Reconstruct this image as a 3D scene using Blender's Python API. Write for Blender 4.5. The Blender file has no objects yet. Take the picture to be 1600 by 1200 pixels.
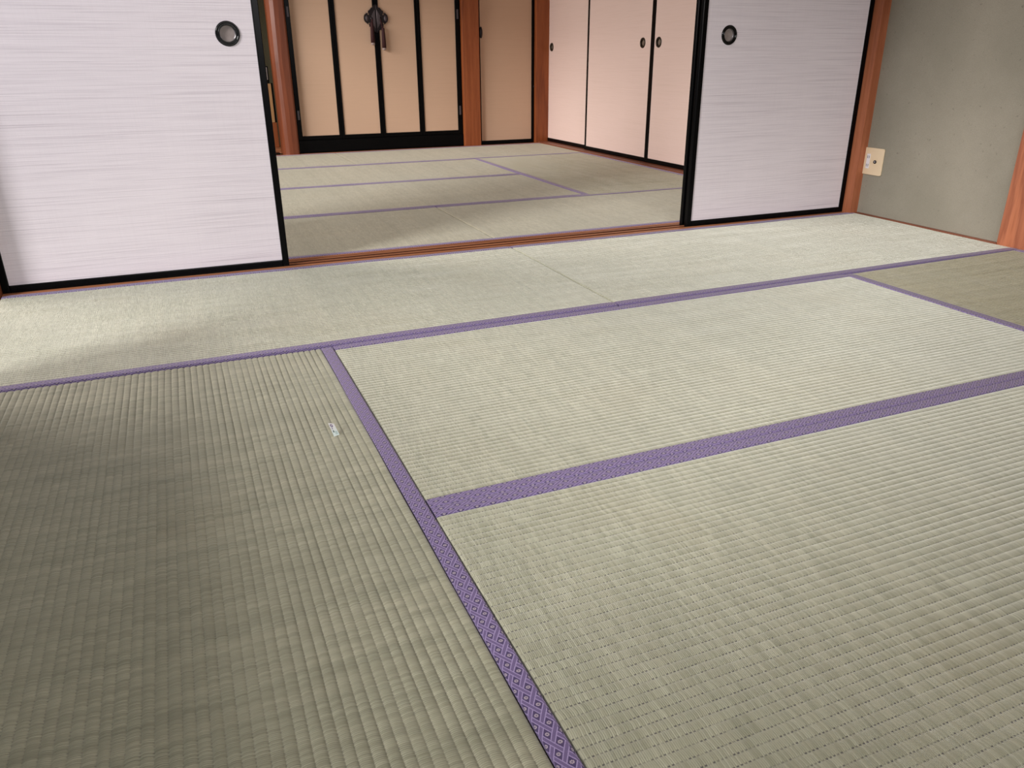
import bpy, bmesh, math, random
from mathutils import Vector, Matrix, noise

random.seed(7)
C = bpy.context.scene.collection
scn = bpy.context.scene


def lin(r, g, b):
    f = lambda c: (c / 255 / 12.92) if c / 255 <= .04045 else ((c / 255 + .055) / 1.055) ** 2.4
    return (f(r), f(g), f(b), 1)


# ------------------------------------------------------------------ camera, light, exposure
cam = bpy.data.cameras.new('camera')
cam.sensor_width = 36
cam.lens = 36 * 1208.53 / 1600
cam.clip_start = .02
cam_o = bpy.data.objects.new('camera', cam)
C.objects.link(cam_o)
YAW, PIT, ROL = .392609, .398451, -.006565
fwd = Vector((math.sin(YAW) * math.cos(PIT), math.cos(YAW) * math.cos(PIT), -math.sin(PIT)))
rt = Vector((math.cos(YAW), -math.sin(YAW), 0))
up = rt.cross(fwd)
r2 = rt * math.cos(ROL) + up * math.sin(ROL)
u2 = -rt * math.sin(ROL) + up * math.cos(ROL)
cam_o.matrix_world = Matrix(((r2.x, u2.x, -fwd.x, .582054), (r2.y, u2.y, -fwd.y, -2.83685),
                             (r2.z, u2.z, -fwd.z, .694836), (0, 0, 0, 1)))
scn.camera = cam_o

world = bpy.data.worlds.new('world')
scn.world = world
world.use_nodes = True
wb = world.node_tree.nodes['Background']
wb.inputs[0].default_value = (.78, .88, 1, 1)
wb.inputs[1].default_value = .35


def area(name, loc, target, sx, sy, power, col):
    l = bpy.data.lights.new(name, 'AREA')
    l.shape = 'RECTANGLE'
    l.size, l.size_y, l.energy, l.color = sx, sy, power, col
    o = bpy.data.objects.new(name, l)
    o.location = loc
    d = Vector(target) - Vector(loc)
    o.rotation_euler = d.to_track_quat('-Z', 'Y').to_euler()
    C.objects.link(o)
    return o


# daylight coming in through the window on the left of the near room, and through the
# window of the far room; an unseen fill light added behind the viewer
area('daylight_left', (-14.0, -8.1, 8.0), (1.6, -.5, .1), 4.6, 5.0, 3000, (1, .97, .96))
area('fill_rear', (1.2, -5.3, 1.7), (1.2, -1, .4), 2.6, 1.4, 82, (1, .97, .975))
area('daylight_far_room', (-4.0, 2.3, 2.3), (3.6, 2.7, .5), 3.4, 2.2, 385, (1, .90, .85))

vs = scn.view_settings
scn.display_settings.display_device = 'sRGB'
vs.view_transform = 'Standard'
vs.look = 'None'
vs.exposure = 0.0
vs.gamma = 1
vs.use_curve_mapping = False
scn.cycles.use_denoising = True
scn.cycles.max_bounces = 10
scn.cycles.diffuse_bounces = 6
scn.cycles.sample_clamp_indirect = 6


# ------------------------------------------------------------------ materials
def new_mat(name):
    m = bpy.data.materials.new(name)
    m.use_nodes = True
    n = m.node_tree
    return m, n, n.nodes['Principled BSDF']


class G:
    """small helper for building node graphs"""

    def __init__(s, tree):
        s.t = tree

    def n(s, kind, **kw):
        x = s.t.nodes.new(kind)
        for k, v in kw.items():
            setattr(x, k, v)
        return x

    def put(s, sock, v):
        if hasattr(v, 'is_output') or isinstance(v, bpy.types.NodeSocket):
            s.t.links.new(v, sock)
        else:
            sock.default_value = v

    def m(s, op, a, b=0.0, c=None):
        x = s.n('ShaderNodeMath', operation=op)
        s.put(x.inputs[0], a)
        s.put(x.inputs[1], b)
        if c is not None:
            s.put(x.inputs[2], c)
        return x.outputs[0]

    def mix(s, f, a, b, blend='MIX'):
        x = s.n('ShaderNodeMix', data_type='RGBA', blend_type=blend)
        s.put(x.inputs[0], f)
        s.put(x.inputs[6], a)
        s.put(x.inputs[7], b)
        return x.outputs[2]

    def noise(s, vec, scale, detail=2, rough=.5):
        x = s.n('ShaderNodeTexNoise')
        s.put(x.inputs['Vector'], vec)
        x.inputs['Scale'].default_value = scale
        x.inputs['Detail'].default_value = detail
        x.inputs['Roughness'].default_value = rough
        return x.outputs[0]

    def wnoise(s, vec):
        x = s.n('ShaderNodeTexWhiteNoise', noise_dimensions='3D')
        s.put(x.inputs['Vector'], vec)
        return x.outputs[0]

    def map(s, vec, scale, loc=(0, 0, 0), rot=(0, 0, 0)):
        x = s.n('ShaderNodeMapping')
        s.put(x.inputs['Vector'], vec)
        x.inputs['Scale'].default_value = scale
        x.inputs['Location'].default_value = loc
        x.inputs['Rotation'].default_value = rot
        return x.outputs[0]

    def ramp(s, f, stops):
        x = s.n('ShaderNodeValToRGB')
        s.put(x.inputs[0], f)
        e = x.color_ramp.elements
        while len(e) < len(stops):
            e.new(.5)
        for el, (p, c) in zip(e, stops):
            el.position, el.color = p, c
        return x.outputs[0]

    def rng(s, v, a, b, c, d, clamp=True):
        x = s.n('ShaderNodeMapRange', clamp=clamp)
        s.put(x.inputs[0], v)
        for i, k in enumerate((a, b, c, d)):
            x.inputs[i + 1].default_value = k
        return x.outputs[0]

    def comb(s, a, b, c=0.0):
        x = s.n('ShaderNodeCombineXYZ')
        for i, k in enumerate((a, b, c)):
            s.put(x.inputs[i], k)
        return x.outputs[0]

    def uv(s):
        x = s.n('ShaderNodeUVMap', uv_map='UVMap')
        y = s.n('ShaderNodeSeparateXYZ')
        s.t.links.new(x.outputs[0], y.inputs[0])
        return x.outputs[0], y.outputs[0], y.outputs[1]

    def obj(s):
        x = s.n('ShaderNodeTexCoord')
        return x.outputs['Object']

    def bump(s, h, strength, dist, normal=None):
        x = s.n('ShaderNodeBump')
        s.put(x.inputs['Height'], h)
        x.inputs['Strength'].default_value = strength
        x.inputs['Distance'].default_value = dist
        if normal is not None:
            s.put(x.inputs['Normal'], normal)
        return x.outputs[0]


RIB = .0145      # pitch of the woven ribs
RUSH = .0026     # pitch of the rush stalks


def rush_mat(name, axis, base, dark, light, seed, sheen=1.0, dots=.85):
    """woven igusa; UV u runs across the ribs, v along them (metres); axis = direction along the ribs"""
    m, t, b = new_mat(name)
    g = G(t)
    uv, u, v = g.uv()
    # v wobbles a little so the stalks are not ruler-straight
    wob = g.m('MULTIPLY', g.m('SUBTRACT', g.noise(g.map(uv, (30, 6, 1)), 1, 2), .5), .006)
    vv = g.m('ADD', v, wob)
    k = g.m('DIVIDE', vv, RUSH)
    rib = g.m('FLOOR', g.m('DIVIDE', u, RIB))
    cell = g.m('FLOOR', k)
    w1 = g.wnoise(g.comb(cell, g.m('FLOOR', g.m('DIVIDE', rib, 2)), seed))   # stalks seen under two ribs
    w2 = g.wnoise(g.comb(g.m('FLOOR', g.m('DIVIDE', k, 7)), rib, seed + 3))   # bundles
    big = g.noise(g.map(uv, (1.6, 1.6, 1), loc=(seed, 0, 0)), 1, 3)
    stain = g.noise(g.map(uv, (2.4, 2.4, 1), loc=(seed * 3, 2, 0)), 1, 2)
    streak = g.noise(g.map(uv, (.7, 40, 1), loc=(seed, 5, 0)), 1, 3, .6)
    col = g.mix(g.rng(w1, 0, 1, 0, 1), dark, light)
    col = g.mix(.34, col, base)
    col = g.mix(g.rng(w2, .0, 1, 0, .34), col, dark)
    col = g.mix(g.rng(streak, .35, .68, 0, .32), col, lin(200, 194, 168))
    wide = g.noise(g.map(uv, (.5, 13, 1), loc=(seed, 9, 0)), 1, 2, .5)
    col = g.mix(g.rng(wide, .48, .72, 0, .30), col, dark)
    col = g.mix(g.rng(big, .42, .7, 0, .30), col, lin(156, 157, 138))
    col = g.mix(g.rng(stain, .56, .74, 0, .17), col, lin(176, 160, 122))
    # dark binding threads in the valley between ribs
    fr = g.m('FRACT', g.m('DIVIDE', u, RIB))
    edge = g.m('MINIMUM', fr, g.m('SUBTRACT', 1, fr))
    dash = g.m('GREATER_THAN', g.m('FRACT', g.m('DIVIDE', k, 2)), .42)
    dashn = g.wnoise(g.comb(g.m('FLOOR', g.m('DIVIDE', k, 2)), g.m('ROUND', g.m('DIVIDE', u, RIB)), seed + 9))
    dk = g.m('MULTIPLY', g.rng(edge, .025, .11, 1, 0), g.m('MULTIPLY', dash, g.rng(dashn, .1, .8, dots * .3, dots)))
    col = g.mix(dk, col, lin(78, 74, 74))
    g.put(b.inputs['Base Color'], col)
    b.inputs['Roughness'].default_value = .55
    b.inputs['Specular IOR Level'].default_value = .32
    b.inputs['Sheen Weight'].default_value = sheen
    b.inputs['Sheen Roughness'].default_value = .45
    b.inputs['Sheen Tint'].default_value = (.98, 1, .91, 1)
    # round stalks: tilt the normal along the rib direction
    ph = g.m('SUBTRACT', g.m('FRACT', k), .5)
    amp = g.rng(g.wnoise(g.comb(cell, rib, seed + 5)), 0, 1, .5, 1.5)
    slope = g.m('MULTIPLY', g.m('MULTIPLY', ph, amp), 1.1)
    geo = g.n('ShaderNodeNewGeometry')
    sc = g.n('ShaderNodeVectorMath', operation='SCALE')
    sc.inputs[0].default_value = axis
    g.put(sc.inputs['Scale'], slope)
    ad = g.n('ShaderNodeVectorMath', operation='ADD')
    g.put(ad.inputs[0], geo.outputs['Normal'])
    g.put(ad.inputs[1], sc.outputs[0])
    nm = g.n('ShaderNodeVectorMath', operation='NORMALIZE')
    g.put(nm.inputs[0], ad.outputs[0])
    g.put(b.inputs['Normal'], nm.outputs[0])
    return m


def cloth_mat():
    """purple brocade edging: UV u = across (0..0.03), v = along, metres"""
    m, t, b = new_mat('purple_brocade')
    g = G(t)
    uv, u, v = g.uv()
    xs = g.m('DIVIDE', u, .0086)
    ys = g.m('DIVIDE', v, .0145)
    p = g.m('MULTIPLY', g.m('ADD', xs, ys), .5)
    q = g.m('MULTIPLY', g.m('SUBTRACT', ys, xs), .5)
    rp, rq = g.m('ROUND', p), g.m('ROUND', q)
    dp = g.m('SUBTRACT', p, rp)         # -.5 .. .5 from the bar centre lines
    dq = g.m('SUBTRACT', q, rq)
    par = g.m('GREATER_THAN', g.m('FRACT', g.m('MULTIPLY', g.m('ADD', rp, rq), .5)), .25)
    ap, aq = g.m('ABSOLUTE', dp), g.m('ABSOLUTE', dq)

    def lines(a):    # the two pale outlines of a bar
        return g.m('COMPARE', a, .165, .045)

    inp = g.m('LESS_THAN', ap, .21)
    inq = g.m('LESS_THAN', aq, .21)
    lp, lq = lines(ap), lines(aq)
    both = g.m('MULTIPLY', inp, inq)
    # outside crossings: every bar shows its outlines; at crossings only the one on top
    lp2 = g.m('MULTIPLY', lp, g.m('SUBTRACT', 1, g.m('MULTIPLY', inq, par)))
    lq2 = g.m('MULTIPLY', lq, g.m('SUBTRACT', 1, g.m('MULTIPLY', inp, g.m('SUBTRACT', 1, par))))
    line = g.m('MAXIMUM', lp2, lq2)
    # flower in the middle of each lozenge
    fp = g.m('SUBTRACT', g.m('FRACT', p), .5)
    fq = g.m('SUBTRACT', g.m('FRACT', q), .5)
    fx = g.m('SUBTRACT', fp, fq)
    fy = g.m('MULTIPLY', g.m('ADD', fp, fq), 1.69)
    rr = g.m('SQRT', g.m('ADD', g.m('MULTIPLY', fx, fx), g.m('MULTIPLY', fy, fy)))
    an = g.m('ARCTAN2', fy, fx)
    pet = g.m('GREATER_THAN', g.m('SINE', g.m('MULTIPLY', an, 8)), -.35)
    flo = g.m('MULTIPLY', pet, g.m('MULTIPLY', g.m('GREATER_THAN', rr, .09), g.m('LESS_THAN', rr, .30)))
    bar = g.m('MAXIMUM', inp, inq)
    col = g.mix(bar, lin(82, 69, 110), lin(123, 107, 151))
    col = g.mix(line, col, lin(177, 160, 206))
    col = g.mix(flo, col, lin(228, 214, 222))
    fine = g.noise(g.map(uv, (900, 900, 1)), 1, 0)
    col = g.mix(g.rng(fine, .3, .7, 0, .3), col, lin(88, 74, 112))
    g.put(b.inputs['Base Color'], col)
    b.inputs['Roughness'].default_value = .5
    b.inputs['Specular IOR Level'].default_value = .4
    b.inputs['Sheen Weight'].default_value = .15
    h = g.m('ADD', g.m('MULTIPLY', line, 1), g.m('MULTIPLY', flo, .8))
    g.put(b.inputs['Normal'], g.bump(h, .35, .0006))
    return m


def paper_mat(name, base, dark, light, amount, along='X'):
    """fusuma paper with long horizontal fibres (object coordinates)"""
    m, t, b = new_mat(name)
    g = G(t)
    o = g.obj()
    s1 = (2.0, 2.0, 300)
    s2 = (3.4, 3.4, 720)
    a = g.noise(g.map(o, s1), 1, 3, .6)
    c = g.noise(g.map(o, s2, loc=(3, 1, 7)), 1, 2, .6)
    d = g.noise(g.map(o, (300, 300, 3)), 1, 1)
    e = g.noise(g.map(o, (1.1, 1.1, 1.1)), 1, 2)
    col = g.mix(g.rng(a, .52, .72, 0, amount), base, dark)
    col = g.mix(g.rng(c, .5, .72, 0, amount * .8), col, dark)
    col = g.mix(g.rng(a, .2, .42, amount * .6, 0), col, light)
    col = g.mix(g.rng(d, .4, .7, 0, amount * .08), col, dark)
    col = g.mix(g.rng(e, .4, .7, 0, .12), col, dark)
    g.put(b.inputs['Base Color'], col)
    b.inputs['Roughness'].default_value = .85
    b.inputs['Specular IOR Level'].default_value = .15
    hh = g.m('ADD', g.m('MULTIPLY', a, 1), g.m('MULTIPLY', c, .6))
    g.put(b.inputs['Normal'], g.bump(hh, .5, .0012))
    return m


def lacquer_mat():
    m, t, b = new_mat('black_lacquer')
    g = G(t)
    n = g.noise(g.map(g.obj(), (40, 40, 4)), 1, 2)
    g.put(b.inputs['Base Color'], g.mix(n, (.0012, .0012, .0014, 1), (.0028, .0027, .003, 1)))
    b.inputs['Roughness'].default_value = .25
    b.inputs['Specular IOR Level'].default_value = .09
    return m


def wood_mat(name, c1, c2, c3, stretch=(34, 34, 1.6), ring=6.0, rough=.42):
    """grain runs along local Z unless stretched otherwise"""
    m, t, b = new_mat(name)
    g = G(t)
    o = g.obj()
    big = g.noise(g.map(o, tuple(s * .12 for s in stretch), loc=(1.3, .4, .2)), 1, 2)
    fine = g.noise(g.map(o, stretch), 1, 3, .6)
    fibre = g.noise(g.map(o, tuple(s * 9 for s in stretch)), 1, 2)
    w = g.m('FRACT', g.m('MULTIPLY', g.m('ADD', big, g.m('MULTIPLY', fine, .12)), ring))
    tri = g.rng(w, 0, .85, 0, 1)
    late = g.rng(w, .85, 1, 1, 0)
    ringv = g.m('MULTIPLY', tri, late)
    ringv = g.m('POWER', ringv, 2.5)
    col = g.mix(g.rng(fine, .3, .7, 0, 1), c1, c2)
    col = g.mix(g.m('MULTIPLY', ringv, .6), col, c3)
    col = g.mix(g.rng(fibre, .45, .7, 0, .3), col, c3)
    g.put(b.inputs['Base Color'], col)
    b.inputs['Roughness'].default_value = rough
    b.inputs['Specular IOR Level'].default_value = .35
    g.put(b.inputs['Normal'], g.bump(g.m('ADD', ringv, fibre), .15, .0006))
    return m


def plain_mat(name, col, rough=.5, metal=0.0, var=.08, scale=30, bump=0.0):
    m, t, b = new_mat(name)
    g = G(t)
    n = g.noise(g.map(g.obj(), (scale,) * 3), 1, 3)
    d = tuple(c * (1 - var * 2) for c in col[:3]) + (1,)
    g.put(b.inputs['Base Color'], g.mix(g.rng(n, .3, .7, 0, 1), d, col))
    b.inputs['Roughness'].default_value = rough
    b.inputs['Metallic'].default_value = metal
    if bump:
        g.put(b.inputs['Normal'], g.bump(n, bump, .002))
    return m


def plaster_mat(name, c1, c2, c3):
    m, t, b = new_mat(name)
    g = G(t)
    o = g.obj()
    cloud = g.noise(g.map(o, (2.6, 2.6, 2.6)), 1, 4, .6)
    grit = g.noise(g.map(o, (420, 420, 420)), 1, 2)
    spot = g.noise(g.map(o, (70, 70, 70), loc=(4, 2, 1)), 1, 2)
    col = g.mix(g.rng(cloud, .35, .65, 0, 1), c1, c2)
    col = g.mix(g.rng(grit, .35, .7, 0, .35), col, c3)
    col = g.mix(g.rng(spot, .68, .76, 0, .6), col, c3)
    g.put(b.inputs['Base Color'], col)
    b.inputs['Roughness'].default_value = .9
    b.inputs['Specular IOR Level'].default_value = .15
    g.put(b.inputs['Normal'], g.bump(g.m('ADD', grit, g.m('MULTIPLY', spot, .7)), .5, .0015))
    return m


M = {}
M['brocade'] = cloth_mat()
M['lacquer'] = lacquer_mat()
M['paper_white'] = paper_mat('white_fibre_paper', lin(235, 227, 233), lin(182, 172, 181), lin(243, 237, 242), .55)
M['paper_beige'] = paper_mat('beige_fibre_paper', lin(230, 207, 198), lin(212, 188, 174), lin(237, 218, 210), .45)
M['paper_tan'] = paper_mat('tan_fibre_paper', lin(204, 172, 146), lin(188, 156, 130), lin(212, 180, 156), .3)
M['cedar'] = wood_mat('cedar_post', lin(186, 116, 82), lin(160, 92, 60), lin(120, 62, 38))
M['cedar_dark'] = wood_mat('aged_cedar', lin(160, 90, 50), lin(138, 72, 36), lin(104, 50, 26))
M['cedar_grain'] = wood_mat('grained_cedar', lin(206, 132, 96), lin(186, 112, 76), lin(132, 68, 44), stretch=(16, 16, 1.3), ring=9.0)
M['cedar_x'] = wood_mat('cedar_sill', lin(206, 142, 102), lin(176, 110, 72), lin(112, 62, 40), stretch=(1.6, 34, 34))
M['groove'] = wood_mat('dark_groove', lin(120, 70, 46), lin(98, 54, 34), lin(66, 36, 24), stretch=(1.6, 34, 34))  # darker wood for the groove faces of the sill
M['cedar_y'] = wood_mat('cedar_strip', lin(150, 92, 66), lin(120, 70, 50), lin(90, 48, 32), stretch=(34, 1.6, 34))
M['log'] = wood_mat('polished_log', lin(126, 66, 38), lin(104, 48, 20), lin(80, 36, 16), ring=3.0, rough=.4)
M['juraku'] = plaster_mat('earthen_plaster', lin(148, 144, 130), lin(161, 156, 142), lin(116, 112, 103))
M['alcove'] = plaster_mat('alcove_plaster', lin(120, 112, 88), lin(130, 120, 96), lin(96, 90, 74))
M['ceiling'] = wood_mat('ceiling_board', lin(206, 178, 142), lin(190, 160, 124), lin(160, 128, 96), stretch=(1.6, 34, 34), rough=.6)
M['core'] = plain_mat('mat_core', lin(58, 50, 40), .9)
M['metal'] = plain_mat('dark_metal', lin(50, 45, 46), .3, .8)
M['metal_light'] = plain_mat('worn_metal', lin(96, 88, 90), .35, .8)
M['hinge'] = plain_mat('grey_hinge', lin(88, 84, 88), .45, .6)
M['ring'] = plain_mat('black_ring', (.003, .003, .0035, 1), .09)
M['ring'].node_tree.nodes['Principled BSDF'].inputs['Specular IOR Level'].default_value = .3
M['rim'] = plain_mat('silver_rim', lin(150, 146, 148), .3, .9)
M['pullpaper'] = plain_mat('taupe_inlay', lin(150, 138, 134), .6, scale=80)
M['pullpaper_b'] = plain_mat('brown_inlay', lin(122, 106, 92), .6, scale=80)
M['pull_dark'] = plain_mat('bronze_pull', lin(64, 56, 46), .35, .6)
M['tassel'] = plain_mat('maroon_tassel', lin(50, 8, 9), .8, scale=400, bump=.4)
M['tassel_tip'] = plain_mat('pale_tip', lin(150, 134, 128), .6)
M['cream'] = plain_mat('cream_plastic', lin(238, 216, 182), .45, var=.02)
M['white_plastic'] = plain_mat('white_plastic', lin(240, 238, 244), .4, var=.02)
M['slot'] = plain_mat('dark_slot', lin(40, 34, 34), .6)
M['straw_board'] = wood_mat('tan_board', lin(196, 150, 104), lin(176, 128, 84), lin(140, 96, 60))


def tag_mat():
    m, t, b = new_mat('printed_tag')
    g = G(t)
    uv, u, v = g.uv()
    col = g.mix(g.rng(v, .25, .75, 0, 1), lin(232, 246, 243), lin(255, 254, 255))

    def dot(cu, cv, r0, r1):
        du = g.m('MULTIPLY', g.m('SUBTRACT', u, cu), .5)
        dv = g.m('SUBTRACT', v, cv)
        d = g.m('SQRT', g.m('ADD', g.m('MULTIPLY', du, du), g.m('MULTIPLY', dv, dv)))
        return g.m('MULTIPLY', g.m('GREATER_THAN', d, r0), g.m('LESS_THAN', d, r1))

    col = g.mix(dot(.36, .80, .045, .12), col, lin(126, 112, 150))
    col = g.mix(dot(.30, .58, .0, .055), col, lin(150, 136, 170))
    bar = g.m('MULTIPLY', g.m('COMPARE', u, .30, .09), g.m('COMPARE', v, .36, .08))
    col = g.mix(bar, col, lin(70, 96, 96))
    blk = g.m('MULTIPLY', g.m('COMPARE', u, .66, .22), g.m('COMPARE', v, .22, .14))
    col = g.mix(g.m('MULTIPLY', blk, .6), col, lin(168, 196, 194))
    g.put(b.inputs['Base Color'], col)
    b.inputs['Roughness'].default_value = .4
    return m


M['tag'] = tag_mat()


# ------------------------------------------------------------------ mesh helpers
def obj(name, bm, mat, parent=None, smooth=False, loc=None):
    me = bpy.data.meshes.new(name)
    bm.normal_update()
    bm.to_mesh(me)
    bm.free()
    if smooth:
        for p in me.polygons:
            p.use_smooth = True
    if mat is not None:
        me.materials.append(mat)
    o = bpy.data.objects.new(name, me)
    C.objects.link(o)
    if parent is not None:
        o.parent = parent
    if loc is not None:
        o.location = loc
    return o


def tag(o, label, cat, group=None, kind='thing'):
    o['label'] = label
    o['category'] = cat
    o['kind'] = kind
    if group:
        o['group'] = group
    return o


def thing(name, label, cat, loc=(0, 0, 0), group=None, rz=0):
    o = bpy.data.objects.new(name, None)
    o.empty_display_size = .1
    o.location = loc
    o.rotation_euler = (0, 0, rz)
    C.objects.link(o)
    return tag(o, label, cat, group)


def struct(name, bm, mat, label, cat, smooth=False):
    o = obj(name, bm, mat, None, smooth)
    o['kind'] = 'structure'
    o['label'] = label
    o['category'] = cat
    return o


def box(bm, x0, x1, y0, y1, z0, z1, bev=0.0):
    vs_ = [bm.verts.new((x, y, z)) for x in (x0, x1) for y in (y0, y1) for z in (z0, z1)]
    f = [(0, 1, 3, 2), (4, 6, 7, 5), (0, 4, 5, 1), (2, 3, 7, 6), (0, 2, 6, 4), (1, 5, 7, 3)]
    fs = [bm.faces.new([vs_[i] for i in q]) for q in f]
    if bev:
        es = list({e for q in fs for e in q.edges})
        bmesh.ops.bevel(bm, geom=es, offset=bev, segments=2, profile=.6, affect='EDGES')
    return bm


def boxm(*a, **k):
    return box(bmesh.new(), *a, **k)


def lathe(profile, n=40, axis='Y'):
    """profile: list of (r, h); revolved about the given axis"""
    bm = bmesh.new()
    rings = []
    for r, h in profile:
        if r < 1e-6:
            rings.append([bm.verts.new((0, h, 0) if axis == 'Y' else (0, 0, h))])
            continue
        ring = []
        for i in range(n):
            a = 2 * math.pi * i / n
            ring.append(bm.verts.new((r * math.cos(a), h, r * math.sin(a)) if axis == 'Y'
                                     else (r * math.cos(a), r * math.sin(a), h)))
        rings.append(ring)
    for A, B in zip(rings, rings[1:]):
        for i in range(n):
            j = (i + 1) % n
            q = [A[i % len(A)], A[j % len(A)], B[j % len(B)], B[i % len(B)]]
            q = list(dict.fromkeys(q))
            if len(q) >= 3:
                bm.faces.new(q)
    bmesh.ops.recalc_face_normals(bm, faces=bm.faces)
    return bm


def prism(pts, d0, d1, axis='Y', bev=0.0):
    """closed outline (a, z) extruded along Y or along X"""
    bm = bmesh.new()
    mk = (lambda a, z, d: (a, d, z)) if axis == 'Y' else (lambda a, z, d: (d, a, z))
    A = [bm.verts.new(mk(a, z, d0)) for a, z in pts]
    B = [bm.verts.new(mk(a, z, d1)) for a, z in pts]
    bm.faces.new(A)
    bm.faces.new(B[::-1])
    n = len(pts)
    for i in range(n):
        bm.faces.new((A[i], B[i], B[(i + 1) % n], A[(i + 1) % n]))
    bmesh.ops.recalc_face_normals(bm, faces=bm.faces)
    if bev:
        bmesh.ops.bevel(bm, geom=list(bm.edges), offset=bev, segments=1, affect='EDGES')
    return bm


# ------------------------------------------------------------------ the setting
H = 1.76          # height of the sliding doors
TOP = 2.45        # ceiling
XR = 3.56         # face of the right wall

struct('floor', boxm(-.6, 4.2, -4.6, 4.9, -.16, -.062), M['core'], 'wooden subfloor below the straw mats', 'floor')

# right wall of the near room with its slim wooden edging along the mats
struct('wall_right', boxm(XR, XR + .12, -4.4, .03, -.06, TOP), M['juraku'],
       'grey green earthen plaster wall with a socket plate near the corner', 'wall')
struct('baseboard_right', boxm(3.546, XR + .004, -.747, -.012, -.05, .004, bev=.001), M['cedar_y'],
       'thin dark wooden strip between mat and plaster wall', 'baseboard')

# left wall with window opening (out of frame)
bm = bmesh.new()
box(bm, -.16, -.06, -4.4, -2.7, -.06, TOP)
box(bm, -.16, -.06, -2.7, -.88, -.06, .43)  # unseen low sill, shaped to shade the left foreground mat
box(bm, -.16, -.06, -2.7, -.012, 1.9, TOP)
struct('wall_left', bm, M['juraku'], 'plaster wall with a wide window opening left of the near room', 'wall')
# rear wall with an opening added for the fill light (behind the viewer)
bm = bmesh.new()
box(bm, -.16, 0.0, -4.5, -4.4, -.06, TOP)
box(bm, 2.9, 3.68, -4.5, -4.4, -.06, TOP)
box(bm, 0.0, 2.9, -4.5, -4.4, -.06, .8)
box(bm, 0.0, 2.9, -4.5, -4.4, 2.1, TOP)
struct('wall_rear', bm, M['juraku'], 'plaster wall with an opening for the fill light behind the viewer', 'wall')
# left wall of the far room with window opening
bm = bmesh.new()
box(bm, -.16, -.06, .16, .30, -.06, TOP)
box(bm, -.16, -.06, .30, 3.6, -.06, .3)
box(bm, -.16, -.06, .30, 3.6, 1.9, TOP)
box(bm, -.16, -.06, 3.6, 4.8, -.06, TOP)
struct('wall_side', bm, M['juraku'], 'plaster wall with window opening left of the far room', 'wall')
struct('ceiling', boxm(-.3, 4.2, -4.6, 4.9, TOP, TOP + .06), M['ceiling'], 'pale boarded ceiling over both rooms', 'ceiling')
# wall above the sliding doors and its lintel
struct('wall_middle', boxm(-.06, XR, .03, .13, H + .045, TOP), M['juraku'], 'plaster band above the sliding doors', 'wall')
struct('trim_1', boxm(-.012, 3.514, .005, .152, H + .002, H + .045, bev=.003), M['cedar_x'],
       'grooved wooden lintel above the sliding doors', 'lintel')

# sill with running grooves, built as one profiled plank
prof = [(.016, -.05), (.016, .000), (.0405, .000), (.0405, -.009), (.0615, -.009), (.0615, .000),
        (.078, .000), (.078, -.009), (.099, -.009), (.099, .000), (.118, 0), (.118, -.005), (.124, -.005),
        (.124, 0), (.147, .0), (.147, -.05)]
bm = bmesh.new()
A = [bm.verts.new((-.012, y, z)) for y, z in prof]
B = [bm.verts.new((3.513, y, z)) for y, z in prof]
for i in range(len(prof)):
    j = (i + 1) % len(prof)
    bm.faces.new((A[i], B[i], B[j], A[j]))
bm.faces.new(A)
bm.faces.new(B[::-1])
bmesh.ops.recalc_face_normals(bm, faces=bm.faces)
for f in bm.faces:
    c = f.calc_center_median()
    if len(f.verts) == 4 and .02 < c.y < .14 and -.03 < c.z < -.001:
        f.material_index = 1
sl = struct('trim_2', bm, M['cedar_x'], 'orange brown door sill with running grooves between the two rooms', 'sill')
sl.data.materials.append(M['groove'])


def post(name, x0, x1, y0, y1, label, z0=-.06, mat='cedar'):
    bm = boxm(x0, x1, y0, y1, z0, TOP, bev=.004)
    return struct(name, bm, M[mat], label, 'post')


post('trim_3', 3.515, XR + .10, -.006, .15, 'cedar corner post beside the right sliding door')
post('trim_4', -.14, -.0145, -.008, .15, 'cedar post left of the white sliding door')
post('trim_5', 3.546, 3.68, -.875, -.748, 'grained cedar post in the plaster wall at the picture edge', mat='cedar_grain')

# far wall of the far room
YF = 3.79
post('trim_6', 2.886, 3.034, YF - .045, YF + .09, 'cedar post between black cabinet and narrow door', -.05, 'cedar_dark')
post('trim_7', 3.553, 3.68, YF - .045, YF + .09, 'cedar corner post beside the tall closet doors', -.05, 'cedar_dark')
struct('wall_far', boxm(1.512, 3.76, YF + .10, YF + .16, -.06, TOP), M['juraku'], 'far wall behind cabinet and narrow door', 'wall')
struct('wall_closet', boxm(3.70, 3.78, .16, YF + .1, -.06, TOP), M['juraku'], 'wall behind the closet doors', 'wall')

# natural log post of the alcove: chamfered, slightly wavering edges
bm = bmesh.new()
rings = []
for i in range(49):
    z = -.05 + (TOP + .05) * i / 48
    wv = .006 * noise.noise((0, 3.1, z * 2.3)) + .004 * noise.noise((1, 7.7, z * 6))
    ww = .005 * noise.noise((5, 1.1, z * 3.1))
    x0, x1, ya, yb = 1.354, 1.482, YF - .075, YF + .07
    c1 = .076 + wv * 1.3
    c2 = .012
    pts = [(x0 + ww, yb), (x0 + ww, ya + c1 * .72), (x0 + c1 * .28, ya + c1 * .34), (x0 + c1 * .62, ya + c1 * .1), (x0 + c1 + wv, ya),
           (x1 - c2, ya), (x1 - c2 * .3, ya + c2 * .3), (x1, ya + c2), (x1, yb)]
    rings.append([bm.verts.new((x, y, z)) for x, y in pts])
for A, B in zip(rings, rings[1:]):
    for k in range(len(A)):
        j = (k + 1) % len(A)
        bm.faces.new((A[k], A[j], B[j], B[k]))
bm.faces.new(rings[0][::-1])
bm.faces.new(rings[-1])
bmesh.ops.recalc_face_normals(bm, faces=bm.faces)
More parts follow.
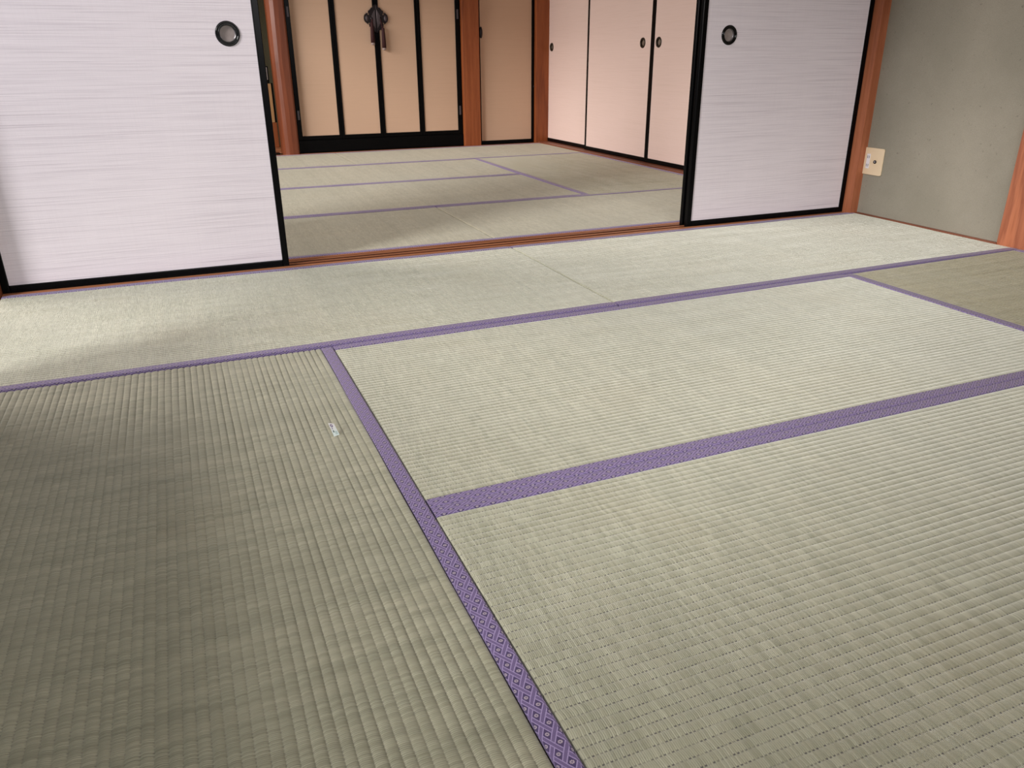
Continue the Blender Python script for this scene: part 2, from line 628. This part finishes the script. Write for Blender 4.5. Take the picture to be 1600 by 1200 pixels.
o = struct('trim_8', bm, M['log'], 'polished natural log post with wavering chamfer beside the alcove', 'post')

# alcove behind the log post
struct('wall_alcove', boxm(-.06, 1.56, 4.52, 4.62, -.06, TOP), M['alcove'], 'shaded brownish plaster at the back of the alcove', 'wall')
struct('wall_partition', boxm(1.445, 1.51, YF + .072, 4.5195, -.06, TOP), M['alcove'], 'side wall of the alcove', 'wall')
struct('wall_shade_block', boxm(.50, .56, YF - .02, 4.515, .0085, TOP), M['alcove'], 'unseen wall added to shade the alcove from the left', 'wall')  # added out of view to keep window light off the alcove
struct('trim_9', boxm(-.05, 1.335, YF - .035, YF + .06, -.05, .012, bev=.003), M['lacquer'], 'low dark sill along the front of the alcove', 'sill')
struct('trim_10', boxm(-.05, 1.443, YF + .072, 4.515, -.05, .008), M['cedar_x'], 'wooden floor of the alcove', 'floor')

# small pieces glimpsed in the alcove
b_ = thing('wooden_stand', 'tan board with black edging on a brown foot in the shaded alcove', 'stand', (1.385, 4.30, .0085))
obj('foot', boxm(-.07, .010, -.02, .02, 0, .199, bev=.003), M['cedar_dark'], b_)
obj('board', boxm(-.07, -.002, -.012, .012, .2, .505, bev=.002), M['straw_board'], b_)
obj('edging', boxm(-.0016, .012, -.014, .014, .2, .510, bev=.003), M['lacquer'], b_)
cp = obj('cap', boxm(-.07, -.011, -.014, .014, .511, .640, bev=.003), M['lacquer'], b_)
obj('pale_inlay', boxm(-.065, -.020, -.0165, -.0145, .535, .632, bev=.0008), M['pullpaper'], cp)


# ------------------------------------------------------------------ sliding doors
def disc(profile, mat, name, parent, rot=None, n=48):
    o = obj(name, lathe(profile, n), mat, parent, smooth=True)
    return o


def finger_pull(parent, x, z, r, inlay, ringmat, yaw=0.0):
    """round recessed pull on the front (-Y) face, y=0 is the paper surface"""
    ring = obj('finger_pull', lathe([(r * .66, .0010), (r * .66, -.0026), (r * .70, -.0042), (r * .74, -.0034), (r * .785, -.0022),
                                     (r * .82, -.0030), (r * .88, -.0050), (r * .95, -.0040), (r, -.0006), (r, .0010)], 64),
               ringmat, parent, smooth=True)
    ring.location = (x, 0, z)
    cup = obj('cup_wall', lathe([(r * .665, -.0016), (r * .655, .0045), (r * .645, .0076), (r * .60, .0078)], 48), M['rim'] if ringmat is M['ring'] else ringmat, ring, smooth=True)
    d = obj('pull_inlay', lathe([(r * .60, .0077), (r * .3, .0079), (0, .008)], 48), inlay, ring, smooth=False)
    return ring


def paper_with_hole(w0, w1, z0, z1, holes, y=0.0, depth=.012):
    """paper sheet with round holes for the pulls, thickness backwards"""
    bm = bmesh.new()
    outer = [(w0, z0), (w1, z0), (w1, z1), (w0, z1)]
    ov = [bm.verts.new((x, y, z)) for x, z in outer]
    oe = [bm.edges.new((ov[i], ov[(i + 1) % 4])) for i in range(4)]
    edges = oe
    for (cx, cz, r) in holes:
        hv = [bm.verts.new((cx + r * math.cos(2 * math.pi * i / 48), y, cz + r * math.sin(2 * math.pi * i / 48))) for i in range(48)]
        edges = edges + [bm.edges.new((hv[i], hv[(i + 1) % 48])) for i in range(48)]
    bmesh.ops.triangle_fill(bm, use_beauty=True, use_dissolve=False, edges=edges)
    front = list(bm.faces)
    r = bmesh.ops.extrude_face_region(bm, geom=front)
    vv = [e for e in r['geom'] if isinstance(e, bmesh.types.BMVert)]
    bmesh.ops.translate(bm, vec=(0, depth, 0), verts=vv)
    bmesh.ops.recalc_face_normals(bm, faces=bm.faces)
    return bm


def sliding_door(name, label, w, loc, rz, pull, paper, inlay, ringmat, group, r=.038, stile=.022, rail=.026, thick=.020, lip=.005, zb=-.003):
    """local frame: x along the door (0..w), -y towards the viewer, paper at y=0"""
    t = thing(name, label, 'sliding door', loc, group, rz)
    L = M['lacquer']
    h = H - .004
    for nm, a in (('stile', (0, stile)), ('stile', (w - stile, w))):
        obj(nm, boxm(a[0], a[1], -lip, thick - lip, zb, h, bev=.0022), L, t)
    obj('rail', boxm(stile + .0003, w - stile - .0003, -lip, thick - lip, zb, zb + rail, bev=.0022), L, t)
    obj('rail', boxm(stile + .0003, w - stile - .0003, -lip, thick - lip, h - rail, h, bev=.0022), L, t)
    obj('paper_panel', paper_with_hole(stile + .0005, w - stile - .0005, zb + rail + .0005, h - rail - .0005,
                                       [(pull[0], pull[1], r * .68)] if pull else []), paper, t)
    if pull:
        finger_pull(t, pull[0], pull[1], r, inlay, ringmat)
    return t


SG = 'white sliding doors between the rooms'
sliding_door('sliding_door', 'brightly lit white sliding door at the left with black lacquer frame', .909, (-.013, .047, 0), 0,
             (.803, .774), M['paper_white'], M['pullpaper'], M['ring'], SG)
sliding_door('sliding_door', 'greyer white sliding door next to the plaster wall, black lacquer frame', .895, (2.619, .047, 0), 0,
             (.137, .778), M['paper_white'], M['pullpaper'], M['ring'], SG)
sliding_door('sliding_door', 'second sliding door stacked behind the right one, only its black edge showing', .895, (2.619, .0845, 0), 0,
             None, M['paper_white'], M['pullpaper'], M['ring'], SG)

# closet doors on the right of the far room, facing -X
XC = 3.648
CG = 'pinkish closet doors of the far room'
RZ = -math.pi / 2   # local +x -> world -y ; local -y -> world -x
sliding_door('closet_door', 'pale pink closet door in the far corner, small pull at its left edge', .90, (XC + .026, 3.79, .012), RZ,
             (.100, .77), M['paper_beige'], M['pullpaper_b'], M['pull_dark'], CG, r=.034, stile=.020, rail=.028)
sliding_door('closet_door', 'middle pale pink closet door with pull near its right edge', .935, (XC, 2.985, .012), RZ,
             (.808, .776), M['paper_beige'], M['pullpaper_b'], M['pull_dark'], CG, r=.034, stile=.020, rail=.028)
sliding_door('closet_door', 'pale pink closet door partly hidden by the right sliding door', .935, (XC, 2.049, .012), RZ,
             (.073, .776), M['paper_beige'], M['pullpaper_b'], M['pull_dark'], CG, r=.034, stile=.020, rail=.028)
struct('trim_11', boxm(3.575, 3.692, .16, YF - .05, -.05, .008, bev=.001), M['cedar_y'], 'reddish wooden sill below the closet doors', 'sill')
struct('trim_12', boxm(3.62, 3.695, .16, YF - .05, H + .012, H + .06, bev=.002), M['cedar_y'], 'wooden lintel above the closet doors', 'lintel')

# narrow papered door in the far wall
nd = thing('narrow_door', 'narrow beige papered door between two posts of the far wall', 'door', (3.036, YF, 0))
wd = .516
L = M['lacquer']
for a in ((0, .020), (wd - .024, wd)):
    obj('stile', boxm(a[0], a[1], -.006, .022, .002, H, bev=.002), L, nd)
obj('rail', boxm(.0203, wd - .0243, -.006, .022, .002, .030, bev=.002), L, nd)
obj('rail', boxm(.0203, wd - .0243, -.006, .022, H - .03, H, bev=.002), L, nd)
obj('paper_panel', boxm(.0205, wd - .0245, 0, .016, .0305, H - .0305), M['paper_tan'], nd)
pl = obj('door_pull', lathe([(0, -.012), (.006, -.013), (.013, -.011), (.017, -.007), (.017, -.001)], 32), M['metal'], nd, smooth=True)
pl.location = (.029, 0, .895)
pl.scale = (.8, 1, 2.6)
obj('latch', boxm(wd - .006, wd + .0, -.0105, -.0065, .46, .475, bev=.001), M['hinge'], nd)

# ------------------------------------------------------------------ black framed cabinet with folding doors
cab = thing('altar_cabinet', 'tall black lacquered cabinet with four beige folding doors and a metal lock plate', 'cabinet', (1.486, YF, 0))
WC = 1.397
obj('base_board', boxm(0, WC, -.012, .06, .001, .098, bev=.003), L, cab)
obj('side_post', boxm(0, .004, -.003, .06, .0985, H), L, cab)
obj('side_post', boxm(WC - .004, WC, -.003, .06, .0985, H), L, cab)
obj('top_rail', boxm(.0045, WC - .0045, -.003, .06, H - .03, H, bev=.002), L, cab)
edges = [.005, .3565, .698, 1.0365, 1.392]


def cusp_half(side):
    """half of the cusped lock plate, flat edge at x=0, mirrored by side"""
    pts = [(0, .104)]
    pts += [(.012, .098), (.020, .086), (.034, .080), (.046, .066), (.056, .060), (.058, .046)]
    pts += [(.051, .038), (.053, .030), (.062, .030), (.064, .042), (.074, .044)]
    for i in range(7):
        a = math.radians(70 - 140 * i / 6)
        pts.append((.066 + .028 * math.cos(a), .008 + .036 * math.sin(a)))
    pts += [(.066, -.034), (.060, -.024), (.052, -.020), (.050, -.028), (.056, -.038), (.054, -.050), (.044, -.056), (.034, -.070), (.020, -.078), (.010, -.090), (0, -.096)]
    if side > 0:
        return pts
    return [(-x, z) for x, z in reversed(pts)]


for k in range(4):
    x0, x1 = edges[k] + .0006, edges[k + 1] - .0006
    sl = .034 if k == 0 else .022
    sr = .036 if k == 3 else .022
    zb, zt = .0995, H - .031
    bm = bmesh.new()
    box(bm, x0, x0 + sl, -.008, .016, zb, zt, bev=.002)
    box(bm, x1 - sr, x1, -.008, .016, zb, zt, bev=.002)
    box(bm, x0 + sl, x1 - sr, -.008, .016, zb, zb + .030, bev=.002)
    box(bm, x0 + sl, x1 - sr, -.008, .016, zt - .03, zt, bev=.002)
    leaf = obj('door_leaf', bm, L, cab)
    obj('paper_panel', boxm(x0 + sl + .0004, x1 - sr - .0004, -.001, .012, zb + .0304, zt - .0304), M['paper_tan'], leaf)
    if k in (0, 3):
        hx = x0 + .010 if k == 0 else x1 - .024
        for hz in (.29, 1.03):
            h_ = obj('hinge', boxm(hx, hx + .016, -.0125, -.0085, hz - .036, hz + .036, bev=.0015), M['hinge'], leaf)
    if k in (1, 2):
        side = -1 if k == 1 else 1
        pts = cusp_half(side)
        lp = obj('lock_plate', prism([(.698 + side * .0012 + x, .984 + z) for x, z in pts], -.0125, -.0085, bev=.0006), M['metal'], leaf)
        bm = bmesh.new()
        acc = 0
        for (xa, za), (xb, zb_) in zip(pts, pts[1:]):
            if abs(xa) < .001 and abs(xb) < .001:
                continue
            d = math.hypot(xb - xa, zb_ - za)
            nb = max(1, round(d / .0085))
            for q in range(nb):
                bmesh.ops.create_icosphere(bm, subdivisions=1, radius=.0036, matrix=Matrix.Translation(
                    (.698 + side * .0012 + xa + (xb - xa) * q / nb, -.0120, .984 + za + (zb_ - za) * q / nb)))
        obj('beaded_rim', bm, M['metal'], leaf, smooth=True)
        bm = prism([(.698 + side * a_, .984 + b__) for a_, b__ in
                    ((.006, .070), (.016, .058), (.026, .040), (.034, .024), (.030, .0), (.034, -.022), (.024, -.042), (.014, -.056), (.006, -.066))],
                   -.0152, -.0126, bev=.0008)
        obj('lock_boss', bm, M['metal_light'], leaf)
        for cz, rr_ in ((.008, .014),):
            bo = obj('roundel', lathe([(0, -.0150), (rr_ * .6, -.0146), (rr_, -.0126)], 20), M['metal_light'], leaf, smooth=True)
            bo.location = (.698 + side * .0745, 0, .984 + cz)
            bo.scale = (.8, 1, 1.5)
        tx = .698 + side * .048 if side > 0 else .698 - .040
        dz = -.022 if side > 0 else 0.016
        knob = obj('pull_ring', lathe([(0, -.018), (.008, -.017), (.010, -.013), (.014, -.012)], 24), M['metal'], leaf, smooth=True)
        knob.location = (.698 + side * .034, -.0, .990)
        # twisted cord with knots, then the tassel
        bm = bmesh.new()
        for i in range(7):
            z = .978 - i * (.070 if side > 0 else .045) / 6
            bmesh.ops.create_uvsphere(bm, u_segments=10, v_segments=6, radius=.0065 if i % 2 else .0085,
                                      matrix=Matrix.Translation((.698 + side * .034 + (tx - .698 - side * .034) * i / 6, -.019, z)))
        obj('cord', bm, M['tassel'], leaf, smooth=True)
        bm = lathe([(0, .045), (.010, .040), (.0125, .030), (.0115, .018), (.0135, .0), (.0155, -.05), (.0165, -.105), (0, -.105)], 20, axis='Z')
        ts = obj('tassel', bm, M['tassel'], leaf, smooth=True)
        ts.location = (tx, -.026, .905 + dz)
        tip = obj('tassel_tip', lathe([(0, .0), (.0155, -.0005), (.0150, -.014), (0, -.018)], 20, axis='Z'), M['tassel_tip'], leaf, smooth=True)
        tip.location = (tx, -.026, .905 + dz - .1055)


# ------------------------------------------------------------------ tatami mats
def lerp(a, b, t):
    return a + (b - a) * t


BW = .030     # width of the cloth edging


def tatami(label, corners, along, near, rush, seed, bw=BW):
    """corners: back-left, back-right, front-right, front-left (x, y) on the floor; along = 'X' or 'Y' (length direction)"""
    bl, br, fr, fl = [Vector((c[0], c[1], 0)) for c in corners]
    cx = (bl + br + fr + fl) / 4
    t = thing('tatami_mat', label, 'tatami mat', (cx.x, cx.y, 0), 'tatami mats')
    if along == 'X':      # v runs in +X, u runs from front to back
        o00, o01, o10, o11 = fl, fr, bl, br       # o[u][v]
    else:                 # v runs in +Y (front to back), u runs left to right
        o00, o01, o10, o11 = fl, bl, fr, br
    P = lambda u, v: o00.lerp(o01, v).lerp(o10.lerp(o11, v), u) - cx
    Lu = ((o10 - o00).length + (o11 - o01).length) / 2
    Lv = ((o01 - o00).length + (o11 - o10).length) / 2
    wav = lambda p: .0012 * noise.noise((p.x * 2.1 + seed, p.y * 2.1, .3)) + .0006 * noise.noise((p.x * 6 + seed, p.y * 6, 1.3))

    def side_wave(v, s):    # soft edge: a few millimetres of wander
        return .0022 * noise.noise((v * Lv * 2.6 + s * 9 + seed, 4.2, s))

    # core
    e = .0006
    bm = bmesh.new()
    pts = [P(e / Lu, e / Lv), P(1 - e / Lu, e / Lv), P(1 - e / Lu, 1 - e / Lv), P(e / Lu, 1 - e / Lv)]
    lo = [bm.verts.new((p.x, p.y, -.055)) for p in pts]
    hi = [bm.verts.new((p.x, p.y, -.0065)) for p in pts]
    bm.faces.new(lo)
    bm.faces.new(hi)
    for i in range(4):
        bm.faces.new((lo[i], lo[(i + 1) % 4], hi[(i + 1) % 4], hi[i]))
    bmesh.ops.recalc_face_normals(bm, faces=bm.faces)
    obj('core', bm, M['core'], t)

    # woven face
    wu0, wu1 = (bw + .0005) / Lu, 1 - (bw + .0005) / Lu
    width = Lu - 2 * bw
    nr = round(width / RIB)
    per = 8 if near else 4
    nv = 64 if near else 24
    us = []
    prof8 = [0, .05, .14, .3, .5, .7, .86, .95]
    prof4 = [0, .15, .5, .85]
    for r in range(nr):
        us += [(r, f) for f in (prof8 if near else prof4)]
    us.append((nr, 0))
    depth = .0011 if along == 'X' else .0021
    bm = bmesh.new()
    uvl = bm.loops.layers.uv.new('UVMap')
    grid = []
    vlist = [0, .0025 / Lv, .006 / Lv, .012 / Lv] + [i / nv for i in range(1, nv)] + [1 - .012 / Lv, 1 - .006 / Lv, 1 - .0025 / Lv, 1]
    nl = len(vlist) - 1
    vst = [-1] + list(range(nl + 1)) + [nl + 1]
    for (r, f) in us:
        row = []
        for iv in vst:
            v = vlist[min(max(iv, 0), nl)]
            uu = (r + f) / nr
            base = P(wu0, v).lerp(P(wu1, v), uu)
            p = P(lerp(wu0, wu1, uu), v)
            h = 1 - abs(2 * f - 1) ** 2.6
            wob = .0011 * noise.noise((uu * 60 + seed, v * Lv * 7, .7)) if 0 < r < nr else 0
            dirn = (P(1, v) - P(0, v)).normalized()
            p = p + dirn * wob
            amp = .75 + .5 * noise.noise((uu * 23, v * Lv * 5 + seed, 2.2))
            ev = min(v, 1 - v) * Lv
            roll = -.0016 * max(0, 1 - ev / .006) ** 2
            z = -depth * (1 - h) * (amp + .25) + wav(p + cx) + roll
            if iv < 0 or iv > nl:
                z = -.0066
            elif iv in (0, nl):
                v2 = (e + .0002) / Lv
                p = P(lerp(wu0, wu1, uu), v2 if iv == 0 else 1 - v2)
            if iv < 0 or iv > nl:
                v2 = (e + .0001) / Lv
                p = P(lerp(wu0, wu1, uu), v2 if iv < 0 else 1 - v2)
            row.append((bm.verts.new((p.x, p.y, z)), (r + f) * RIB, v * Lv))
        grid.append(row)
    flip = along == 'X'
    for a in range(len(grid) - 1):
        for b in range(len(vst) - 1):
            q = [grid[a][b], grid[a + 1][b], grid[a + 1][b + 1], grid[a][b + 1]]
            if flip:
                q = q[::-1]
            fc = bm.faces.new([k[0] for k in q])
            for lp, k in zip(fc.loops, q):
                lp[uvl].uv = (k[1], k[2])
    bm.normal_update()
    if sum(f.normal.z for f in bm.faces) < 0:
        bmesh.ops.reverse_faces(bm, faces=bm.faces)
    obj('woven_face', bm, rush, t, smooth=True)

    # cloth edgings on the two long sides
    for s in (0, 1):
        bm = bmesh.new()
        uvl = bm.loops.layers.uv.new('UVMap')
        n = 72 if near else 30
        rows = []
        sec = [(.0006, -.012), (.0006, -.0010), (.0014, .0003), (.0040, .0011), (bw * .5, .0013), (bw - .0040, .0012), (bw - .0014, .0010), (bw - .0012, -.0045)]
        arc = [-.012, -.002, 0, .0055, bw * .5, bw - .004, bw - .001, bw + .004]
        for i in range(n + 1):
            v = i / n
            v_ = lerp(.0008 / Lv, 1 - .0008 / Lv, v)
            row = []
            for (d, z), a in zip(sec, arc):
                sw = side_wave(v, s) * (1 if d > .01 else .35)
                u = (d + sw) / Lu
                if s:
                    u = 1 - u
                p = P(u, v_)
                endr = min(v, 1 - v) * Lv
                zz = z + wav(p + cx) - (.0012 * max(0, 1 - endr / .005) ** 2)
                row.append((bm.verts.new((p.x, p.y, zz)), a + .006 * s, v * Lv))
            rows.append(row)
        for A, B in zip(rows, rows[1:]):
            for k in range(len(sec) - 1):
                q = [A[k], A[k + 1], B[k + 1], B[k]]
                fc = bm.faces.new([x[0] for x in q])
                for lp, x in zip(fc.loops, q):
                    lp[uvl].uv = (x[1], x[2])
        for R in (rows[0], rows[-1]):
            bm.faces.new([x[0] for x in R])
        bmesh.ops.recalc_face_normals(bm, faces=bm.faces)
        bm.normal_update()
        if sum(f.normal.z for f in bm.faces) < 0:
            bmesh.ops.reverse_faces(bm, faces=bm.faces)
        obj('cloth_edging', bm, M['brocade'], t)
    return t


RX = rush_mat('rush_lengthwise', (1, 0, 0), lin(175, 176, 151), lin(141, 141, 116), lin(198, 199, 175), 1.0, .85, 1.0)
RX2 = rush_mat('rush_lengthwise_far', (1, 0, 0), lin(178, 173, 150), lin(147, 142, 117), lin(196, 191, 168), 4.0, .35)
RY = rush_mat('rush_crosswise', (0, 1, 0), lin(163, 162, 138), lin(132, 131, 108), lin(185, 184, 159), 2.0, .35, .35)  # darker base stands in for weaker light off crosswise stalks
RY2 = rush_mat('rush_crosswise_dimmed', (0, 1, 0), lin(152, 145, 110), lin(120, 112, 80), lin(172, 165, 130), 3.0, .45, .5)  # olive darkening paints in the duller light on crosswise stalks

tatami('straw mat in front of the bright left sliding door, running along the sill',
       [(-.010, .014), (1.7515, .010), (1.7515, -.864), (-.010, -.887)], 'X', True, RX, 1)
tatami('straw mat in front of the greyer right sliding door, ending at the plaster wall',
       [(1.7545, .010), (3.543, .013), (3.543, -.846), (1.7545, -.864)], 'X', True, RX, 2)
tatami('straw mat in the middle of the room with purple edgings front and back',
       [(.8797, -.886), (2.640, -.866), (2.640, -1.7515), (.8813, -1.7515)], 'X', True, RX, 3)
tatami('large straw mat in the lower right foreground',
       [(.8813, -1.7530), (2.640, -1.7530), (2.640, -2.635), (.8827, -2.635)], 'X', True, RX, 4)
tatami('darker straw mat at lower left holding the small paper tag',
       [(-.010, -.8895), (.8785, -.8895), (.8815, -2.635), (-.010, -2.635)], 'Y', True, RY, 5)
tatami('straw mat painted dimmer for its crosswise stalks at the right edge by the grained post, running away from the viewer',
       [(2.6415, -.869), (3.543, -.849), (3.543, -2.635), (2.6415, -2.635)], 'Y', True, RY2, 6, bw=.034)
# far room
tatami('shaded far room mat left of the seam, just beyond the door sill',
       [(-.02, 1.004), (1.7515, 1.004), (1.7515, .150), (-.02, .150)], 'X', False, RX2, 7)
tatami('far room mat right of the seam, just beyond the door sill',
       [(1.7545, 1.004), (3.570, 1.004), (3.570, .150), (1.7545, .150)], 'X', False, RX2, 8)
tatami('second row far room mat ending at the crosswise mat',
       [(.86, 1.930), (2.617, 1.930), (2.617, 1.0065), (.86, 1.0065)], 'X', False, RX2, 9)
tatami('far room mat half hidden behind the bright left sliding door',
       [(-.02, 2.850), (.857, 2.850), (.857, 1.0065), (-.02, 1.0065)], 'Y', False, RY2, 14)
tatami('third row far room mat, its back edge meeting the mats along the cabinet',
       [(.86, 2.850), (2.637, 2.850), (2.617, 1.9325), (.86, 1.9325)], 'X', False, RX2, 10)
tatami('far room mat painted dimmer for its crosswise stalks in front of the closet doors',
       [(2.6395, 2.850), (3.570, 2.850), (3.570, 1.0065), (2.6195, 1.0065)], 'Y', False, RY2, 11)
tatami('far room mat at the foot of the log post, left of its seam',
       [(-.02, 3.70), (1.7515, 3.70), (1.7515, 2.8525), (-.02, 2.8525)], 'X', False, RX2, 12)
tatami('far room mat at the foot of the black cabinet and narrow door',
       [(1.7545, 3.70), (3.570, 3.70), (3.570, 2.8525), (1.7545, 2.8525)], 'X', False, RX2, 13)
struct('trim_13', boxm(-.02, 3.573, 3.702, 3.743, -.05, .001, bev=.001), M['cedar_x'], 'narrow wooden strip along the foot of the far wall', 'strip')

# ------------------------------------------------------------------ socket plate on the plaster wall
ou = thing('wall_socket', 'cream socket plate with white twin outlet and antenna jack on the plaster wall', 'outlet', (XR, -.053, .243))
# local: plate in the YZ plane, facing -X
def rrect(a0, a1, z0, z1, r, n=5):
    pts = []
    for (cx, cz, s) in ((a1 - r, z1 - r, 0), (a0 + r, z1 - r, 90), (a0 + r, z0 + r, 180), (a1 - r, z0 + r, 270)):
        for i in range(n + 1):
            t_ = math.radians(s + 90 * i / n)
            pts.append((cx + r * math.cos(t_), cz + r * math.sin(t_)))
    return pts
obj('cover_plate', prism(rrect(-.060, .060, -.060, .060, .007), -.007, -.0005, axis='X', bev=.0012), M['cream'], ou)
so = obj('socket', prism(rrect(.014, .034, -.033, .033, .002), -.0088, -.0072, axis='X', bev=.0005), M['white_plastic'], ou)
for zc in (-.0185, .0185):
    for yc in (.0195, .0285):
        obj('slot', boxm(-.0092, -.0089, yc - .0012, yc + .0012, zc - .006, zc + .006), M['slot'], so)
jk = obj('antenna_jack', prism(rrect(-.030, -.008, -.014, .014, .002), -.0084, -.0072, axis='X', bev=.0005), M['cream'], ou)
rg = obj('jack_ring', lathe([(.0035, -.0100), (.0035, -.0125), (.0075, -.0125), (.0080, -.0086), (.0035, -.0086)], 28), M['slot'], jk, smooth=False)
rg.rotation_euler = (0, 0, -math.pi / 2)
rg.location = (0, -.019, 0)
pn = obj('jack_pin', lathe([(0, -.0122), (.0022, -.012), (.0024, -.0088)], 16), M['white_plastic'], jk, smooth=True)
pn.rotation_euler = (0, 0, -math.pi / 2)
pn.location = (0, -.019, 0)

# ------------------------------------------------------------------ little paper tag on the mat
bm = bmesh.new()
uvl = bm.loops.layers.uv.new('UVMap')
rows = []
for i in range(9):
    s = i / 8
    z = .0006 + .0150 * s ** 1.05
    rows.append([(bm.verts.new((xx + .002 * s, .0245 * s, z + dz + (.0050 * s if xx < 0 else 0))), u_, s) for dz in (0, .0005) for xx, u_ in ((-.0062, 0), (.0062, 1))])
for A, B in zip(rows, rows[1:]):
    for q in ((A[2], A[3], B[3], B[2]), (A[1], A[0], B[0], B[1]), (A[0], A[2], B[2], B[0]), (A[3], A[1], B[1], B[3])):
        fc = bm.faces.new([k[0] for k in q])
        for lp, k in zip(fc.loops, q):
            lp[uvl].uv = (k[1], k[2])
for R, rev in ((rows[0], False), (rows[-1], True)):
    fc = bm.faces.new([R[k][0] for k in ((0, 1, 3, 2) if not rev else (0, 2, 3, 1))])
tg = obj('paper_tag', bm, M['tag'], None, smooth=False, loc=(.7885, -1.4205, .0005))
tg.rotation_euler = (0, 0, math.radians(18))
tag(tg, 'tiny white and mint printed paper tag lying curled on the left mat', 'tag')
